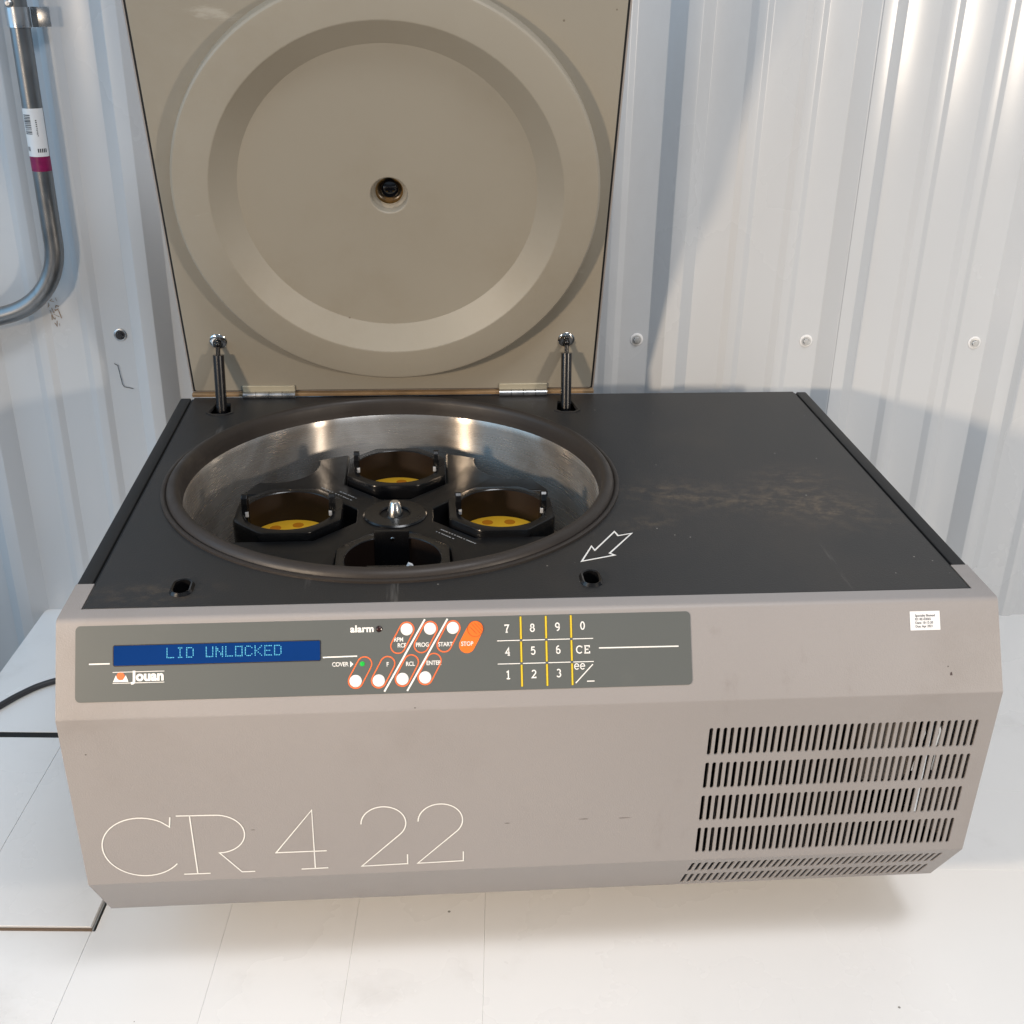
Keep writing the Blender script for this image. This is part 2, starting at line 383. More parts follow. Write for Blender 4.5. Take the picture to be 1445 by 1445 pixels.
ab = R_(-4); BEN = Matrix.Rotation(ab, 4, 'Z') @ T((0, 0, BENCH))
bench = thing('workbench', 'white laminate workbench under the machine with thin board seams', 'workbench', (0, 0, -1.28))
def board(x0, x1, y0, y1, z=0, th=.018, g=.0004):
    if z < 0 and x0 > -.5: g = .00014
    link('board', box((x0 + x1) / 2, (y0 + y1) / 2, z - th / 2, x1 - x0 - g, y1 - y0 - g, th, .0002, BEN, 1), M['bench'], bench)
FR = -.95; BK = .445; LOW = -.0045
board(-1.30, -.5555, -.2152, .094); board(-.5555, -.4225, -.2152, .0925)        # raised boards at the left
board(-.694, -.10, .1050, BK, 0)                                              # back left board
board(-1.30, -.4222, FR, -.2165, LOW)
for a, c in ((-.4222, -.2901), (-.2901, -.1605), (-.1605, -.0302)): board(a, c, FR, .104, LOW)
for a, c in ((FR, -.1200), (-.1200, .0128), (.0128, .145), (.145, BK)): board(-.0302 if a < .1 else -.0995, 1.45, a, c, LOW if a < .1 else LOW)
link('gap_shade_fill', box(-.70, .0995, -.0075, .58, .0105, .014, 0, BEN), M['gap'], bench)  # black filler added so the open gap between boards reads as deep shade
link('core_edge', join(box(-.4195, -.061, -.0105, .0022, .312, .012, 0, BEN), box(-.86, -.2166, -.0035, .877, .0012, .0042, 0, BEN)), M['bench_edge'], bench)
link('frame_beam', join(box(.08, -.44, -.05, 2.7, .97, .05, .002, BEN), box(.36, .22, -.05, 2.06, .34, .05, .002, BEN)), M['trim'], bench)
for x in (-1.15, 1.30):
    for y in (-.85, .30): link('leg', box(x, y, -.4865, .06, .06, .823, .003, BEN), M['trim'], bench)

# ------------------------------------------------------------------ the centrifuge
cf = thing('centrifuge', 'large beige grey benchtop centrifuge with open lid and lit blue display', 'centrifuge', (0, .04, BENCH + LOW))
W = .40
yT = -.2321; P1 = (-.2726, -.0712); P2 = (-.2673, -.2507); P3 = (-.2225, -.3221); yP = -.2152; yB = .3134; yA = -.1709
XH = Vector((1, 0, 0))
def face(a, c):
    d = Vector((0, c[0] - a[0], c[1] - a[1])); u = -d.normalized(); return Vector((0, a[0], a[1])), u, XH.cross(u), d.length
F1 = face((yT, 0), P1); F2 = face(P1, P2); F3 = face(P2, P3)
def on(F, x, s, off=0.0002): return frame(F[0] + XH * x + F[1] * s + F[2] * off, XH, F[1], F[2])
# profile with rounded folds
def fillet(a, p, c, r, n=6):
    a, p, c = Vector(a), Vector(p), Vector(c); d0 = (a - p).normalized(); d1 = (c - p).normalized()
    ang = d0.angle(d1); t = r / math.tan(ang / 2); s, e = p + d0 * t, p + d1 * t
    bis = (d0 + d1).normalized(); cen = p + bis * (r / math.sin(ang / 2)); out = []
    v0 = s - cen; v1 = e - cen; tot = v0.angle(v1); sg = 1 if v0.x * v1.y - v0.y * v1.x > 0 else -1
    for i in range(n + 1):
        k = sg * tot * i / n; out.append(Vector((cen.x + v0.x * math.cos(k) - v0.y * math.sin(k), cen.y + v0.x * math.sin(k) + v0.y * math.cos(k))))
    return out
A0 = (yP, 0); A1 = (yT, 0)
f1 = fillet(A0, A1, P1, .006); f2 = fillet(A1, P1, P2, .004); f3 = fillet(P1, P2, P3, .004); f4 = fillet(P2, P3, (-.12, -.3225), .003)
prof = [Vector(A0)] + f1 + f2 + f3 + f4 + [Vector((-.12, -.3225))]
nf = len(prof); V = []; Fc = []
i2 = 1 + len(f1) + len(f2) - 1; i3 = i2 + len(f3)     # last vert of f2, last vert of f3
for p in prof: V += [(-W, p.x, p.y), (W, p.x, p.y)]
skip = {i2, i3}
for i in range(nf - 1):
    if i not in skip: Fc.append((2 * i, 2 * i + 1, 2 * i + 3, 2 * i + 2))
for s in (0, 1):                                    # cheeks, with the return on the top at both ends
    x = -W if s == 0 else W
    base = len(V); pl = [(x, p.x, p.y) for p in prof] + [(x, yA, -.3225), (x, yA, 0)]
    V += pl; Fc.append(tuple(range(base, base + len(pl))) if s else tuple(reversed(range(base, base + len(pl)))))
    xi = x * .3845 / W; base = len(V); V += [(x, yA, 0), (xi, yA, 0), (xi, yP, 0), (x, yP, 0)]; Fc.append((base, base + 1, base + 2, base + 3))
    base = len(V); V += [(xi, yA, 0), (xi, yP, 0), (xi, yP, -.012), (xi, yA, -.012)]; Fc.append((base, base + 1, base + 2, base + 3))
base = len(V); V += [(-.3845, yP, 0), (.3845, yP, 0), (.3845, yP, -.012), (-.3845, yP, -.012)]; Fc.append((base, base + 1, base + 2, base + 3))
cover_a = mesh(V, Fc)
# slotted faces
NS = 39; SX0 = .1462; SP = (.3832 - SX0) / (NS - 1); SW = .0017
def sloted(F, s_top, s_bot, rows):
    holes = [capsule(SX0 + i * SP, c - h / 2 + SW, SX0 + i * SP, c + h / 2 - SW, SW, 5) for c, h in rows for i in range(NS)]
    me = plate2d([[(-W, s_bot), (W, s_bot), (W, s_top), (-W, s_top)]] + holes, 0, 0, on(F, 0, 0, 0))
    V = []; G = []
    for h in holes:
        b0 = len(V); n = len(h)
        for x, y in h: V += [(x, y, 0), (x, y, -.0016)]
        for i in range(n): j = (i + 1) % n; G.append((b0 + 2 * i, b0 + 2 * j, b0 + 2 * j + 1, b0 + 2 * i + 1))
    w = mesh(V, G); w.transform(on(F, 0, 0, 0)); return join(me, w)
def spos(F, p): return (Vector((0, p.x, p.y)) - F[0]).dot(F[1])
c2 = sloted(F2, spos(F2, prof[i2]), spos(F2, prof[i2 + 1]), [(-.0434, .0295), (-.0808, .0293), (-.1180, .0293), (-.1556, .0300)])
c3 = sloted(F3, spos(F3, prof[i3]), spos(F3, prof[i3 + 1]), [(-.0232, .0275), (-.0615, .0290)])
cover = link('front_cover', join(cover_a, c2, c3), M['cover'], cf, 25)

# control panel
def P(x, s, off=.0006): return on(F1, x, s, off)
pan = link('control_panel', plate2d([rrect(-.1285, -.0365, .5115, .0622, .004)], .0004, .0001, P(0, 0, .0002)), M['panel'], cf)
scrn = link('display_screen', plate2d([rrect(-.2696, -.0303, .1678, .0162, .0012)], .0002, 0, P(0, 0, .0007)), M['lcd'], pan)
link('display_bezel', ribbon([rrect(-.2696, -.0303, .1684, .0168, .0014) + [rrect(-.2696, -.0303, .1684, .0168, .0014)[0]]], .0007, P(0, 0, .0008)), M['gap'], pan)
FONT = {'L': '10000 10000 10000 10000 10000 10000 11111', 'I': '01110 00100 00100 00100 00100 00100 01110', 'D': '11110 10001 10001 10001 10001 10001 11110',
        'U': '10001 10001 10001 10001 10001 10001 01110', 'N': '10001 11001 11001 10101 10011 10011 10001', 'O': '01110 10001 10001 10001 10001 10001 01110',
        'C': '01110 10001 10000 10000 10000 10001 01110', 'K': '10001 10010 10100 11000 10100 10010 10001', 'E': '11111 10000 10000 11110 10000 10000 11111'}
FONT['U'] = '10001 10001 10001 10001 10001 10001 11111'; FONT['O'] = '11111 10001 10001 10001 10001 10001 11111'
V = []; G = []
for k, ch in enumerate('LID UNLOCKED'):
    if ch == ' ': continue
    for r, row in enumerate(FONT[ch].split()):
        for c, v in enumerate(row):
            if v == '1':
                x = -.3105 + k * .00795 + c * .00131; y = -.0252 - r * .00128; d = .00037; b0 = len(V)
                V += [(x - d, y - d, 0), (x + d, y - d, 0), (x + d, y + d, 0), (x - d, y + d, 0)]; G.append((b0, b0 + 1, b0 + 2, b0 + 3))
me = mesh(V, G, False); me.transform(P(0, 0, .0010)); link('display_lettering', me, M['dots'], pan)
def lettering(me, mt): return link('lettering', me, mt, pan)
OFF = .0007
for ln in ([(-.3732, -.0366), (-.3566, -.0366)], [(-.1835, -.0362), (-.1552, -.0358)], [(.0480, -.0345), (.1163, -.0348)]):
    link('printed_line', ribbon([ln], .0011, P(0, 0, OFF)), M['white'], pan)
# maker's mark
for y in (-.0437, -.0527): link('printed_line', ribbon([[(-.3542, y), (-.3127, y)]], .0005, P(0, 0, OFF)), M['white'], pan)
lettering(text('Jouan', .0112, P(-.3258, -.0476, OFF), 'CENTER', .00050, 1.0, 1.02), M['white'])
link('emblem', plate2d([[(-.3540, -.0517), (-.3517, -.0462), (-.3495, -.0500), (-.3460, -.0500), (-.3437, -.0462), (-.3416, -.0517)]], .00004, 0, P(0, 0, OFF)), M['white'], pan)
link('emblem', plate2d([circle(-.3479, -.0470, .0032, 24)], .00006, 0, P(0, 0, OFF + .0001)), M['orange'], pan)
# alarm lamp
lettering(text('alarm', .0078, P(-.1508, -.0136, OFF), 'CENTER', .00030, 1.06, 1.06), M['white'])
link('alarm_lamp', lathe([(.0022, 0), (.0026, .0004), (.0028, 0)], 20, P(-.1367, -.0138, .0006)), M['gap'], pan)
link('alarm_lamp', lathe([(0, .0006), (.0015, .0004), (.0023, 0)], 20, P(-.1367, -.0138, .0006)), mat('dark_red_lamp', (.03, .012, .010), .2), pan)
# pill keys
DX, DS = -.0075, -.0138
V_ = []
def pill(x, s, down, tag_lines, mt=M['orange']):
    sx, ss = (DX, DS) if down else (-DX, -DS)
    cap = capsule(x, s, x + sx, s + ss, .0060, 12)
    link('key_outline', ribbon([cap + [cap[0]]], .0010, P(0, 0, OFF)), mt, pan)
    link('button', lathe([(0, .0007), (.0045, .0006), (.0051, .0002), (.0051, 0)], 28, P(x, s, .0005)), M['white'], pan)
    for t, tx, ts, sz in tag_lines: lettering(text(t, sz, P(tx, ts, OFF), 'CENTER', .00008, .86, .95), M['white'])
pill(-.1137, -.0147, 1, [('RPM', -.1206, -.0232, .0050), ('RCF', -.1180, -.0281, .0050)])
pill(-.0942, -.0146, 1, [('PROG', -.1009, -.0280, .0050)])
pill(-.0751, -.0145, 1, [('START', -.0817, -.0281, .0050)])
pill(-.1567, -.0564, 0, [])
pill(-.1376, -.0566, 0, [('F', -.1301, -.0435, .0050)])
pill(-.1179, -.0558, 0, [('RCL', -.1112, -.0436, .0050)])
pill(-.0990, -.0551, 0, [('ENTER', -.0917, -.0433, .0050)])
lettering(text('COVER', .0050, P(-.1693, -.0424, OFF), 'CENTER', .00006, .88, .93), M['white'])
link('pointer', plate2d([[(-.1611, -.0398), (-.1611, -.0450), (-.1584, -.0424)]], .00004, 0, P(0, 0, OFF)), M['white'], pan)
link('cover_lamp', lathe([(0, .0010), (.0014, .0008), (.0021, 0)], 20, P(-.1510, -.0424, .0006)), M['led'], pan)
for x in (0, .0190): link('printed_line', ribbon([[(-.0985 + x, -.0067), (-.1331 + x, -.0658)]], .0015, P(0, 0, OFF + .0002)), M['white'], pan)
stop = link('stop_button', plate2d([capsule(-.0563, -.0157, -.0636, -.0292, .0067, 12)], .0002, 0, P(0, 0, .0006)), M['orange_stop'], pan)
link('stop_ring', ribbon([circle(-.0563, -.0157, .0066, 36) + [circle(-.0563, -.0157, .0066, 36)[0]]] +
     [[(-.0563 + a - .0023 - w, -.0157 + w * 1.75 + a * .45), (-.0563 + a - .0023 + w + .003, -.0157 - w * 1.2 + a * .45 - .0018)] for a, w in ((-.0012, .0014), (.0012, .0022), (.0034, .0020), (.0056, .0012))], .0003, P(0, 0, .0009)), M['orange_line'], pan)
lettering(text('STOP', .0050, P(-.0634, -.0281, .0010), 'CENTER', .00006, .86), M['white'])
# keypad grid
hx = (-.0180, .0034, .0247); hy = (-.0263, -.0457)
segs = [[(-.0381, y), (hx[0] - .0012, y)] if i == 0 else ([(hx[i - 1] + .0012, y), (hx[i] - .0012, y)] if i < 3 else [(hx[2] + .0012, y), (.0432, y)]) for y in hy for i in range(4)]
for q in segs: link('keypad_line', ribbon([q], .0007, P(0, 0, OFF)), M['white'], pan)
vs = [[(x, a), (x, c)] for x in hx for a, c in ((-.0064, -.0252), (-.0274, -.0446), (-.0468, -.0650))]
for q in vs:
    link('keypad_line_border', ribbon([q], .0024, P(0, 0, OFF - .0001)), M['olive'], pan)
    link('keypad_line', ribbon([q], .0013, P(0, 0, OFF + .0001)), M['yellow_line'], pan)
G_ = {  # slab-serif strokes, height 1
 '0': [arc(.30, .5, .24, .48, 90, 450, 24)],
 '1': [[(.10, .84), (.32, 1), (.32, .02)], [(.10, .02), (.54, .02)]],
 '2': [arc(.30, .72, .24, .26, 160, -30, 14) + [(.06, .03), (.54, .03), (.54, .16)]],
 '3': [arc(.28, .75, .22, .23, 150, -80, 14), arc(.28, .27, .25, .26, 82, -155, 16)],
 '4': [[(.44, .02), (.44, .98), (.04, .30), (.60, .30)], [(.28, .02), (.60, .02)]],
 '5': [[(.52, .96), (.14, .96), (.10, .56)] + arc(.29, .33, .25, .31, 130, -150, 18)],
 '6': [arc(.34, .58, .26, .40, 75, 180, 10) + arc(.30, .30, .23, .28, 180, -180, 22)],
 '7': [[(.06, .82), (.06, .96), (.54, .96), (.30, .42), (.26, .02)], [(.12, .02), (.42, .02)]],
 '8': [arc(.30, .75, .20, .22, 0, 360, 22), arc(.30, .27, .25, .26, 0, 360, 24)],
 '9': [arc(.28, .42, .26, .40, -105, 0, 10) + arc(.30, .70, .24, .28, 0, 360, 22)],
 'C': [arc(.45, .5, .40, .48, 40, 320, 24), [(.76, .98), (.76, .74)]],
 'E': [[(.16, .02), (.16, .98)], [(.02, .98), (.72, .98), (.72, .76)], [(.02, .02), (.74, .02), (.74, .26)], [(.16, .5), (.50, .5)], [(.50, .60), (.50, .40)]],
 'e': [[(.08, .42), (.62, .42)] + arc(.35, .40, .28, .36, 5, 318, 22)]}
def glyphs(s, x, y, h, w, gap, F=P, off=OFF, sx=1):
    L = []; adv = {'C': .98, 'E': .9, 'e': .78}
    for ch in s:
        L += [[(x + px * h * sx, y + py * h) for px, py in st] for st in G_[ch]]; x += (adv.get(ch, .62) + gap) * h * sx
    return ribbon(L, w, F(0, 0, off))
for ch, x, s in (('7', -.0298, -.0162), ('8', -.0082, -.0160), ('9', .0131, -.0157), ('0', .0345, -.0153), ('4', -.0295, -.0354), ('5', -.0080, -.0352), ('6', .0133, -.0350), ('1', -.0295, -.0550), ('2', -.0078, -.0548), ('3', .0133, -.0546)):
    lettering(glyphs(ch, x - .0019, s - .0032, .0064, .0010, 0), M['white'])
lettering(glyphs('CE', .0286, -.0385, .0062, .0010, .1), M['white'])
lettering(glyphs('ee', .0264, -.0521, .0064, .0008, .0), M['white'])
link('printed_line', ribbon([[(.0274, -.0634), (.0424, -.0480)], [(.0370, -.0621), (.0434, -.0621)]], .0009, P(0, 0, OFF)), M['white'], pan)

# asset sticker
stk = link('asset_label', plate2d([rrect(.3335, -.0186, .0268, .0165, .0004)], .00006, 0, P(0, 0, .0003)), M['sticker'], cf)
for i, t in enumerate(('Specialty Biomed', 'ID: RE-02065', 'Date: 10-12-20', 'Due: Apr 2021')):
    link('lettering', text(t, .0030, P(.3247, -.0142 - i * .0031, .0005), 'LEFT', 0, .86), M['ink'], stk)
# engraved-looking model mark on the front
def P2_(x, s, off): return on(F2, x, s, off)
big = [arc(-.3474, -.1378, .0345, .0330, 62, 318, 40)[0:], [(-.3205, -.1048), (-.3222, -.1160), (-.3312, -.1087)],
       [(-.3155, -.1040), (-.2826, -.1047)] + arc(-.2826, -.1262, .0235, .0215, 90, -90, 22)[1:] + [(-.2534 - .0120, -.1709), (-.2530, -.1709)],
       [(-.3040, -.1041), (-.3038, -.1709)], [(-.3157, -.1709), (-.2927, -.1711)],
       [(-.1892, -.1501), (-.2336, -.1501), (-.1996, -.1030), (-.2004, -.1705)], [(-.2126, -.1705), (-.1889, -.1702)]]
big[0] = arc(-.3474, -.1378, .0345, .0330, 58, 322, 40)
big[1] = [(-.3206, -.1050), (-.3222, -.1160), big[0][0]]
for dx, dy in ((0, 0), (.0500, .0008)):
    big.append(arc(-.1382 + dx, -.1212 + dy, .0196, .0190, 180, -42, 26) + [(-.1590 + dx, -.1700 + dy), (-.1180 + dx, -.1692 + dy), (-.1180 + dx, -.1580 + dy)])
big[2] = [(-.3155, -.1040), (-.2826, -.1047)] + arc(-.2826, -.1262, .0235, .0215, 90, -90, 22)[1:] + [(-.2650, -.1709), (-.2535, -.1709)]
link('model_lettering', ribbon(big, .0011, P2_(0, 0, .0003)), M['white'], cf)
# small chips in the paint
chip = mat('chipped_paint', (.05, .03, .03), .6)
for (F, x, s, w, h) in ((F1, .3545, -.0650, .0032, .0042), (F1, .3520, -.0585, .0012, .0014), (F2, -.0290, -.1265, .0050, .0007), (F2, .0400, -.1250, .0110, .0006), (F2, .0755, -.1255, .0150, .0005), (F2, -.2515, -.1230, .0045, .0006), (F2, -.381, -.035, .0018, .0012), (F1, -.108, -.0800, .0018, .0012)):
    pts = [(x + w / 2 * random.uniform(.5, 1) * math.cos(k * .785), s + h / 2 * random.uniform(.5, 1) * math.sin(k * .785)) for k in range(8)]
    link('paint_chip', plate2d([pts], .00003, 0, on(F, 0, 0, .0002)), chip, cf)

# body behind the cover
V = []; G = []
body = link('body_shell', join(box(-.3955, .0705, -.1655, .005, .482, .312, .001), box(.3955, .0705, -.1655, .005, .482, .312, .001), box(0, .3125, -.1655, .786, .005, .312, .001), box(0, .09, -.3195, .79, .44, .004), box(.1190, .02, -.17, .004, .37, .30)), M['trim'], cf)
for x in (-.30, .30):
    for y in (-.03, .25): link('foot', lathe([(0, -.322), (.020, -.322), (.024, -.345), (.022, BENCH + LOW + .0005), (0, BENCH + LOW + .0005)], 24, T((x, y, 0))), M['dark'], cf)
# what shows through the slots
cond = link('condenser_shroud', join(lathe([(.118, -.04), (.118, .05)], 60, T((.235, -.085, -.16)) @ Matrix.Rotation(R_(90), 4, 'X')), box(.235, -.155, -.16, .22, .004, .28)), M['dark'], cf)
fins = join(*[box(.150 + i * .0040, -.205, -.165, .0006, .03, .24) for i in range(40)]); link('condenser_fins', fins, mat('fin_grey', (.10, .09, .085), .5, .3), cf)['kind'] = 'stuff'
link('fan_housing', box(.318, -.235, -.125, .046, .03, .115, .006), M['condenser'], cf)
for x, dx in ((.345, .006), (.353, -.004), (.362, .003), (.368, -.002)):
    link('refrigerant_pipe', tube([(x, -.245, -.085), (x + dx, -.247, -.13), (x + dx * .5, -.243, -.175)], .0018, 8), M['chrome'], cf)

# top plate with its openings
CX, CY = -.1296, .0574
lat = [(-.3076, -.1825), (.0492, -.1823)]; STR = [(-.3433, .2660), (.0800, .2620)]
holes = [circle(CX, CY, .234, 96)] + [rrect(x, y, .0150, .0250, .0074, 5) for x, y in lat] + [[(x - .009, y + .020), (x + .009, y + .020), (x + .013, y - .010), (x + .007, y - .016), (x - .007, y - .016), (x - .013, y - .010)] for x, y in STR]
top = link('top_plate', plate2d([rrect(0, (yP + yB) / 2 + .0004, .7665, yB - yP - .0016, .001, 2)] + holes, .0015, .0005, T((0, 0, -.0018))), M['plate'], cf, 40)
link('side_trim', join(box(-.3932, .0705, -.0095, .0135, .4825, .019, .002), box(-.3845, .0705, -.0100, .0022, .4825, .016)), M['trim'], cf, 30)
link('side_trim', join(box(.3932, .0705, -.0095, .0135, .4825, .019, .002), box(.3845, .0705, -.0100, .0022, .4825, .016)), M['trim'], cf, 30)
for x, y in lat:
    pr = rrect(0, 0, .0205, .0300, .0102, 6); inn = rrect(0, 0, .0135, .0235, .0067, 6); d = rrect(0, 0, .0125, .0225, .0062, 6)
    n = len(pr); V = []; G = []
    mid = rrect(0, 0, .0165, .0265, .0082, 6)
    for ring, z in ((pr, -.0002), (mid, .0026), (inn, .0020), (d, -.020)):
        V += [(x + a, y + c, z) for a, c in ring]
    for k in range(3):
        for i in range(n): j = (i + 1) % n; G.append((k * n + i, k * n + j, (k + 1) * n + j, (k + 1) * n + i))
    G.append(tuple(range(3 * n, 4 * n)))
    link('latch_socket', mesh(V, G), M['black'], cf, 40)
arr = [(.0455, -.1483), (.0585, -.1185), (.0605, -.1270), (.0850, -.0885), (.0872, -.0975), (.1010, -.0930), (.0735, -.1335), (.0775, -.1375), (.0455, -.1483)]
link('printed_arrow', ribbon([arr], .0018, T((0, 0, .0000))), M['white'], cf)
# gasket ring and bowl
ring = [(.2395, -.0005), (.2395, .0020), (.2370, .0030), (.2350, .0022), (.2343, .0012), (.2335, .0040), (.2315, .0068), (.2280, .0084), (.2240, .0082), (.2215, .0060), (.2202, .0020), (.2196, -.006), (.2190, -.0125), (.2185, -.016)]
link('rubber_rim', lathe(ring, 128, T((CX, CY, 0))), M['rubber'], cf, 50)
bowl = [(.2200, -.0110), (.2185, -.013), (.2182, -.02), (.2178, -.165), (.2150, -.178), (.205, -.185), (0, -.186)]
bw = link('steel_bowl', lathe(bowl, 160), M['steel'], cf, 40); bw.location = (CX, CY, 0)

# lid
th = -0.2807; LU = Vector((0, math.sin(th), math.cos(th))); LN = Vector((0, -math.cos(th), math.sin(th)))
LO = Vector((0, yB, .005)); LID = frame(LO, XH, LU, LN)
L0, L1, LH = -.3833, .1190, .535; LC = (-.1308, .2668)
_lb = boolean(box((L0 + L1) / 2, LH / 2 + .001, -.022, L1 - L0 + .006, LH + .006, .036), [lathe([(0, -.030), (.0235, -.030), (.0235, .02), (0, .02)], 48, T((LC[0], LC[1], 0)))])
_lb.transform(LID); lid = link('lid', _lb, M['lid_shell'], cf, 30)
cw = .0016
link('lid_gap', plate2d([[(L0 - .0005, .0015), (L1 + .0005, .0015), (L1 + .0005, LH), (L0 - .0005, LH)], circle(LC[0], LC[1], .0235, 48)], .0006, 0, LID @ T((0, 0, -.0035))), M['gap'], lid)
lp = rrect((L0 + L1) / 2, LH / 2 + .002, L1 - L0 - .0045, LH - .004, .002, 3)
link('liner_panel', plate2d([lp, circle(LC[0], LC[1], .2305, 96)], .0015, .0004, LID @ T((0, 0, -.0015))), M['lid'], lid, 40)
dp = [(.2345, -.0005), (.2345, .0145), (.2338, .0172), (.2318, .0188), (.229, .0193), (.1950, .0197), (.1938, .0194), (.1930, .0188), (.1664, .0018), (.1658, .0014), (.1650, .0013), (.0222, .0016), (.0212, .0013), (.0206, .0004), (.0200, -.0085), (.0170, -.0100), (.0155, -.0102)]
link('liner_disc', lathe(dp, 160, LID @ T((LC[0], LC[1], 0))), M['lid'], lid, 14)
link('viewing_port', lathe([(.0172, -.0098), (.0160, -.0145), (.0140, -.0165), (.0106, -.017), (.0104, -.019)], 40, LID @ T((LC[0], LC[1], 0))), M['amber'], lid, 40)
link('port_glass', lathe([(.0106, -.0180), (.0104, -.0130), (.0092, -.0122), (.0085, -.0150), (.0050, -.0136), (0, -.0132)], 40, LID @ T((LC[0] + .0006, LC[1] + .0006, 0))), M['glass'], lid, 60)
link('edge_strip', box((L0 + L1) / 2, -.0012, .0005, L1 - L0 + .004, .0045, .006, .0008, LID), M['rust'], lid)
for x0, x1 in ((-.3222, -.2573), (-.0009, .0605)):
    hg = link('hinge', box((x0 + x1) / 2, .0075, .0014, x1 - x0, .0088, .0024, .0008, LID), M['cream'], lid)
    nk = 4; w = (x1 - x0) / nk
    for i in range(nk):
        pts = [(x0 + i * w + .0003, 0, 0), (x0 + (i + 1) * w - .0003, 0, 0)]
        k = tube(pts, .0041, 16); k.transform(T((0, yB - .0048, .0036))); link('knuckle', k, M['zinc'], hg, 40)
# gas struts
for (bx, bt), (sx, sy) in (((-.3433, .0762), STR[0]), ((.0806, .0755), STR[1])):
    top_p = LID @ Vector((bx, bt, .006)); bot = Vector((sx, sy - .002, -.05))
    d = (top_p - bot).normalized(); st = link('gas_strut', tube([bot, top_p - d * .013], .0066, 24), M['strut'], cf, 40)
    link('piston_rod', tube([top_p - d * .013, top_p], .0026, 12), M['black'], st, 40)
    link('ball_cup', lathe([(0, .0022), (.006, .0020), (.0098, .0012), (.0106, .0001)], 28, LID @ T((bx, bt, 0))), M['chrome'], st, 60)
    bl = bpy.data.meshes.new('mesh'); b = bmesh.new(); bmesh.ops.create_uvsphere(b, u_segments=14, v_segments=8, radius=.0042, matrix=T(top_p)); b.to_mesh(bl); b.free()
    link('ball_stud', bl, M['black'], st, 60)
    link('slot_lip', ribbon([[(sx + x * 1.12, sy + .001 + y * 1.08) for x, y in ((-.009, .020), (.009, .020), (.0135, -.010), (.0075, -.0165), (-.0075, -.0165), (-.0135, -.010), (-.009, .020))]], .0028, T((0, 0, -.0003)), .0012), M['plate'], st)
    link('slot_well', box(sx, sy, -.045, .034, .046, .002), M['gap'], st)

# ------------------------------------------------------------------ rotor and its buckets
RZ = -.044
rotor = thing('rotor', 'black four armed rotor in the steel bowl with a silver cone at its hub', 'rotor', (CX, CY, RZ - .05), None, False)
rotor['abs'] = 0
HUBZ = .05
disc = prism(circle(0, 0, .183, 72), -.042, 0)
def octo(h, c, k=0):
    return [(h, -h + c), (h, h - c), (h - c, h), (-h + c, h), (-h, h - c), (-h, -h + c), (-h + c, -h), (h - c, -h)]
cuts = []
for k in range(4):
    a = k * math.pi / 2; cx, cy = .117 * math.cos(a), .117 * math.sin(a)
    oc = prism([(.0415, -.0160), (.0415, .0160), (.0838, .0583), (.30, .0583), (.30, -.0583), (.0838, -.0583)], -.05, .02)
    for q in (oc,): q.transform(Matrix.Rotation(a, 4, 'Z')); cuts.append(q)
    c = prism(circle(.202, 0, .050, 40), -.05, .02); c.transform(Matrix.Rotation(a + math.pi / 4, 4, 'Z')); cuts.append(c)
sp = link('spider', boolean(disc, cuts), M['spider'], rotor, 30); sp.location.z = HUBZ
sp.location.z = HUBZ - .0025
hb = link('hub', lathe([(.0345, -.03), (.0345, .0015), (.0330, .0030), (.0175, .0032), (.0160, .0020), (.0155, -.012), (0, -.012)], 48), M['black'], rotor, 35); hb.location.z = HUBZ - .003
cn = link('hub_cone', lathe([(.0100, -.012), (.0096, .0000), (.0052, .0150), (.0042, .0162), (0, .0164)], 32), M['cone'], hb, 35)
for k, txt_w in ((1, .05), (3, .05)):
    a = math.pi / 4 + k * math.pi / 2
    for j, (wd, off) in enumerate(((.050, .007), (.026, .000))):
        x0 = .062; Ls = []; x = x0
        while x < x0 + wd:
            q = random.uniform(.0012, .0026); Ls.append([(x, off), (x + q, off)]); x += q + random.choice((.0006, .0008, .0022))
        me = ribbon(Ls, .0012, Matrix.Rotation(a, 4, 'Z') @ T((0, 0, HUBZ - .0023))); link('rotor_print', me, M['print_dim'], rotor)

def bucket_parts():
    o8 = octo(.0565, .031); rim_out = o8
    b = bmesh.new()
    rings = []
    N = 64
    def octr(a, h=.0565, c=.031):       # octagon radius along an angle
        ca, sa = abs(math.cos(a)), abs(math.sin(a)); return min(h / max(ca, 1e-6), h / max(sa, 1e-6), (2 * h - c) / (ca + sa))
    def ring(f, z):
        rings.append([b.verts.new((f(2 * math.pi * i / N) * math.cos(2 * math.pi * i / N), f(2 * math.pi * i / N) * math.sin(2 * math.pi * i / N), z)) for i in range(N)])
    ring(lambda a: .0462, -.100); ring(lambda a: .0520, -.097); ring(lambda a: .0525, -.030); ring(lambda a: octr(a) - .001, -.030); ring(lambda a: octr(a), -.028)
    ring(lambda a: octr(a), -.0016); ring(lambda a: octr(a) - .0005, -.0005); ring(lambda a: octr(a) - .0016, 0)
    ring(lambda a: .0486, 0); ring(lambda a: .0478, -.0008)
    for r0, r1 in zip(rings, rings[1:]):
        for i in range(N): j = (i + 1) % N; b.faces.new((r0[i], r0[j], r1[j], r1[i]))
    b.faces.new(list(reversed(rings[0])))
    shell = bpy.data.meshes.new('mesh'); b.to_mesh(shell); b.free()
    bore = lathe([(.0478, -.0008), (.0476, -.070), (.0475, -.092), (0, -.092)], 64)
    return shell, bore
SHELL, BORE = bucket_parts()
TAB = prism([(-.0062, -.030), (.0062, -.030), (.0062, .010), (.0048, .0160), (.0018, .0190), (-.0018, .0190), (-.0048, .0160), (-.0062, .010)], -.0032, .0032, .0007)
TAB.transform(Matrix(((0, 0, 1, 0), (1, 0, 0, 0), (0, 1, 0, 0), (0, 0, 0, 1))))
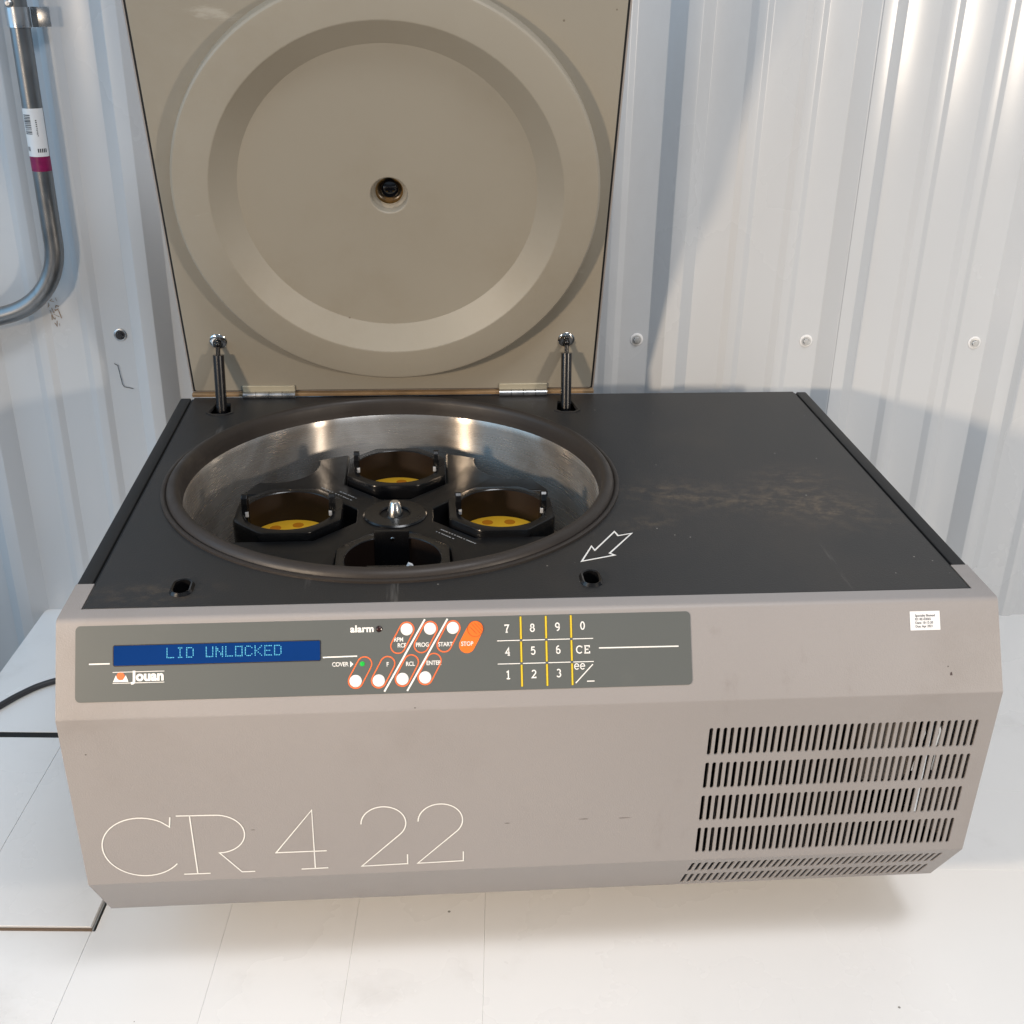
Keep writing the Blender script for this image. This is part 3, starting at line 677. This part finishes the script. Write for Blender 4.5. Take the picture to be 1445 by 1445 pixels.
CLIP = box(0, 0, 0, .0034, .0026, .0060, .0005)
for mname in ((SHELL, 'black'), (BORE, 'bore'), (TAB, 'black'), (CLIP, 'print_dim')): mname[0].materials.append(M[mname[1]])
BL = {'back': (0, .1165, 'black octagonal bucket at the back of the rotor, furthest from the display'), 'left': (-.113, 0, 'black octagonal bucket on the left of the rotor, lit yellow insert inside'),
      'right': (.1145, -.003, 'black octagonal bucket on the right of the rotor, near the white arrow'), 'front': (0, -.117, 'black bucket at the front of the rotor, half hidden by the rubber rim')}
INS = lathe([(0, 0), (.0458, 0), (.0472, -.0008), (.0474, -.004)], 48)
HOLE = lathe([(0, .00012), (.0062, .00012), (.0062, 0)], 20); INS.materials.append(M['insert']); HOLE.materials.append(M['insert_hole'])
IZ = {'back': -.0345, 'left': -.0340, 'right': -.0325}
for k, (dx, dy, lab) in BL.items():
    BZ = RZ + .0055
    bt = thing('swing_bucket', lab, 'bucket', (CX + dx, CY + dy, BZ - .100), 'buckets hung in the rotor', False)
    for nm, me, loc in (('bucket_shell', SHELL, (0, 0, .100)), ('bucket_bore', BORE, (0, 0, .100)), ('tab', TAB, (-.0462, 0, .100)), ('tab', TAB, (.0462, 0, .100))):
        if k == 'front' and nm == 'tab': continue
        o = link(nm, me, None, bt, 35 if nm != 'tab' else None); o.location = loc
        if nm == 'tab':
            c = link('tab_clip', CLIP, None, o); c.location = (-.0020 if loc[0] > 0 else .0020, -.0056, -.0020)
    if k == 'front':
        pl = link('handle_plate', box(0, 0, 0, .036, .0045, .062, .0015), M['black'], bt, 30); pl.location = (-.002, .044, .100 - .0225)
        sc = link('plate_screw', lathe([(0, .0012), (.0016, .0010), (.0022, 0)], 16, Matrix.Rotation(R_(90), 4, 'X')), M['chrome'], pl); sc.location = (.001, -.0023, .0225)
        br = link('cross_bar', box(-.006, -.009, .100 - .006, .040, .006, .003, .001), M['black'], bt, 30)
        tp = link('bar_tip', box(0, 0, 0, .0050, .0050, .0060, .0006), M['sticker'], br); tp.location = (.0165, -.009, .0950); tp.rotation_euler = (0, .5, .3)
    else:
        it = thing('bucket_insert', 'yellow plastic insert at the bottom of the %s bucket' % {'back': 'rearmost', 'left': 'left hand', 'right': 'right hand'}[k], 'insert', (CX + dx, CY + dy, BZ + IZ[k] - .004), 'yellow inserts in the buckets', False)
        o = link('insert_disc', INS, None, it, 40); o.location = (0, 0, .004)
        for hx_, hy_ in ((-.0125, .030), (.0125, .030), (-.030, .012), (.030, .012), (0, .006), (-.018, -.018), (.018, -.018)):
            c = link('insert_well', HOLE, None, it); c.location = (hx_, hy_, .004)
        if k != 'right': it.rotation_euler.z = .26 * (1 if k == 'left' else 1)

# ------------------------------------------------------------------ conduit on the wall
cd = thing('conduit', 'bent galvanised conduit pipe strapped to the wall left of the machine', 'conduit', wn * .42 + we * -.58 + Vector((0, 0, .2)))
def wp(s, z, h): return WALL @ Vector((s, z, h))
CH = .030; rad = .095; xs = -.5805; pts2 = [(xs + .0005, 1.45), (xs, .5), (xs, .2)] + [(xs - rad + rad * math.cos(R_(a)), .170 + rad * math.sin(R_(a))) for a in range(0, -76, -5)]
lx, lz = pts2[-1]; dxl, dzl = -math.sin(R_(75)), -math.cos(R_(75)); dxl, dzl = -math.sin(R_(75)), -math.cos(R_(75))
for k in (.05, .15, .4, .7): pts2.append((lx + dxl * k, lz + dzl * k))
PR = .0117
link('pipe', tube([wp(s, z, CH) for s, z in pts2], PR, 28), M['emt'], cd, 60)
def wrap(z0, z1, r, a0, a1, mt, name):
    V = []; G = []; n = 14
    for i in range(n + 1):
        a = R_(a0 + (a1 - a0) * i / n)
        for z in (z0, z1): V.append(wp(xs + r * math.sin(a), z, CH + r * math.cos(a)))
    for i in range(n): G.append((2 * i, 2 * i + 2, 2 * i + 3, 2 * i + 1))
    return link(name, mesh(V, G), mt, cd, 60)
sl = wrap(.2765, .3320, PR + .0003, -75, 85, M['sticker'], 'pipe_label'); wrap(.2590, .2765, PR + .0003, -75, 95, M['magenta'], 'pipe_label_band')
V = []; G = []
def inkrect(a0, a1, z0, z1):
    b0 = len(V); r = PR + .0005; n = 3
    for i in range(n + 1):
        a = R_(a0 + (a1 - a0) * i / n)
        for z in (z0, z1): V.append(wp(xs + r * math.sin(a), z, CH + r * math.cos(a)))
    for i in range(n): G.append((b0 + 2 * i, b0 + 2 * i + 2, b0 + 2 * i + 3, b0 + 2 * i + 1))
z = .325
while z > .303:
    h = random.uniform(.0004, .0013); inkrect(-48, -2, z - h, z); z -= h + random.uniform(.0005, .0011)
for k in range(9): inkrect(24 + random.uniform(-2, 2), 30, .318 - k * .0022, .3191 - k * .0022)
for k in range(5): inkrect(14 + k * 11, 20 + k * 11, .2815, .2860)
for k in range(2): inkrect(-50 + k * 12, -44 + k * 12, .283, .288)
link('label_print', mesh(V, G), M['ink'], sl)
clip = link('strap', join(lathe([(PR + .0003, -.011), (PR + .0018, -.011), (PR + .0018, .011), (PR + .0003, .011)], 20, frame(wp(xs, .432, CH), we, -wn, (0, 0, 1)), True, -100, 190), box(xs + .022, .432, .019, .022, .022, .0018, .0006, WALL)), M['zinc'], cd, 40)
link('strap_screw', lathe([(0, .0035), (.0025, .0033), (.0045, .0015), (.005, 0)], 16, WALL @ T((xs - .0045, .447, CH + PR + .001))), M['zinc'], cd)

# ------------------------------------------------------------------ mains cable at the left
cpts = [(-1.05, .02), (-.80, .095), (-.72, .140), (-.664, .180), (-.632, .222), (-.605, .248), (-.56, .268), (-.50, .278), (-.42, .28)]
fine = []
for i in range(len(cpts) - 1):
    p0 = Vector(cpts[max(0, i - 1)]); p1 = Vector(cpts[i]); p2 = Vector(cpts[i + 1]); p3 = Vector(cpts[min(len(cpts) - 1, i + 2)])
    for k in range(6):
        t = k / 6; q = .5 * ((2 * p1) + (-p0 + p2) * t + (2 * p0 - 5 * p1 + 4 * p2 - p3) * t * t + (-p0 + 3 * p1 - 3 * p2 + p3) * t ** 3)
        fine.append((q.x, q.y, BENCH + .0045))
cb = link('mains_cable', tube(fine, .0040, 12), M['cable'], None, 60)
cb['label'] = 'dark grey mains cable lying on the bench left of the machine'; cb['category'] = 'cable'
for o in bpy.data.objects:
    if 'abs' in o: del o['abs']
wall['kind'] = 'structure'
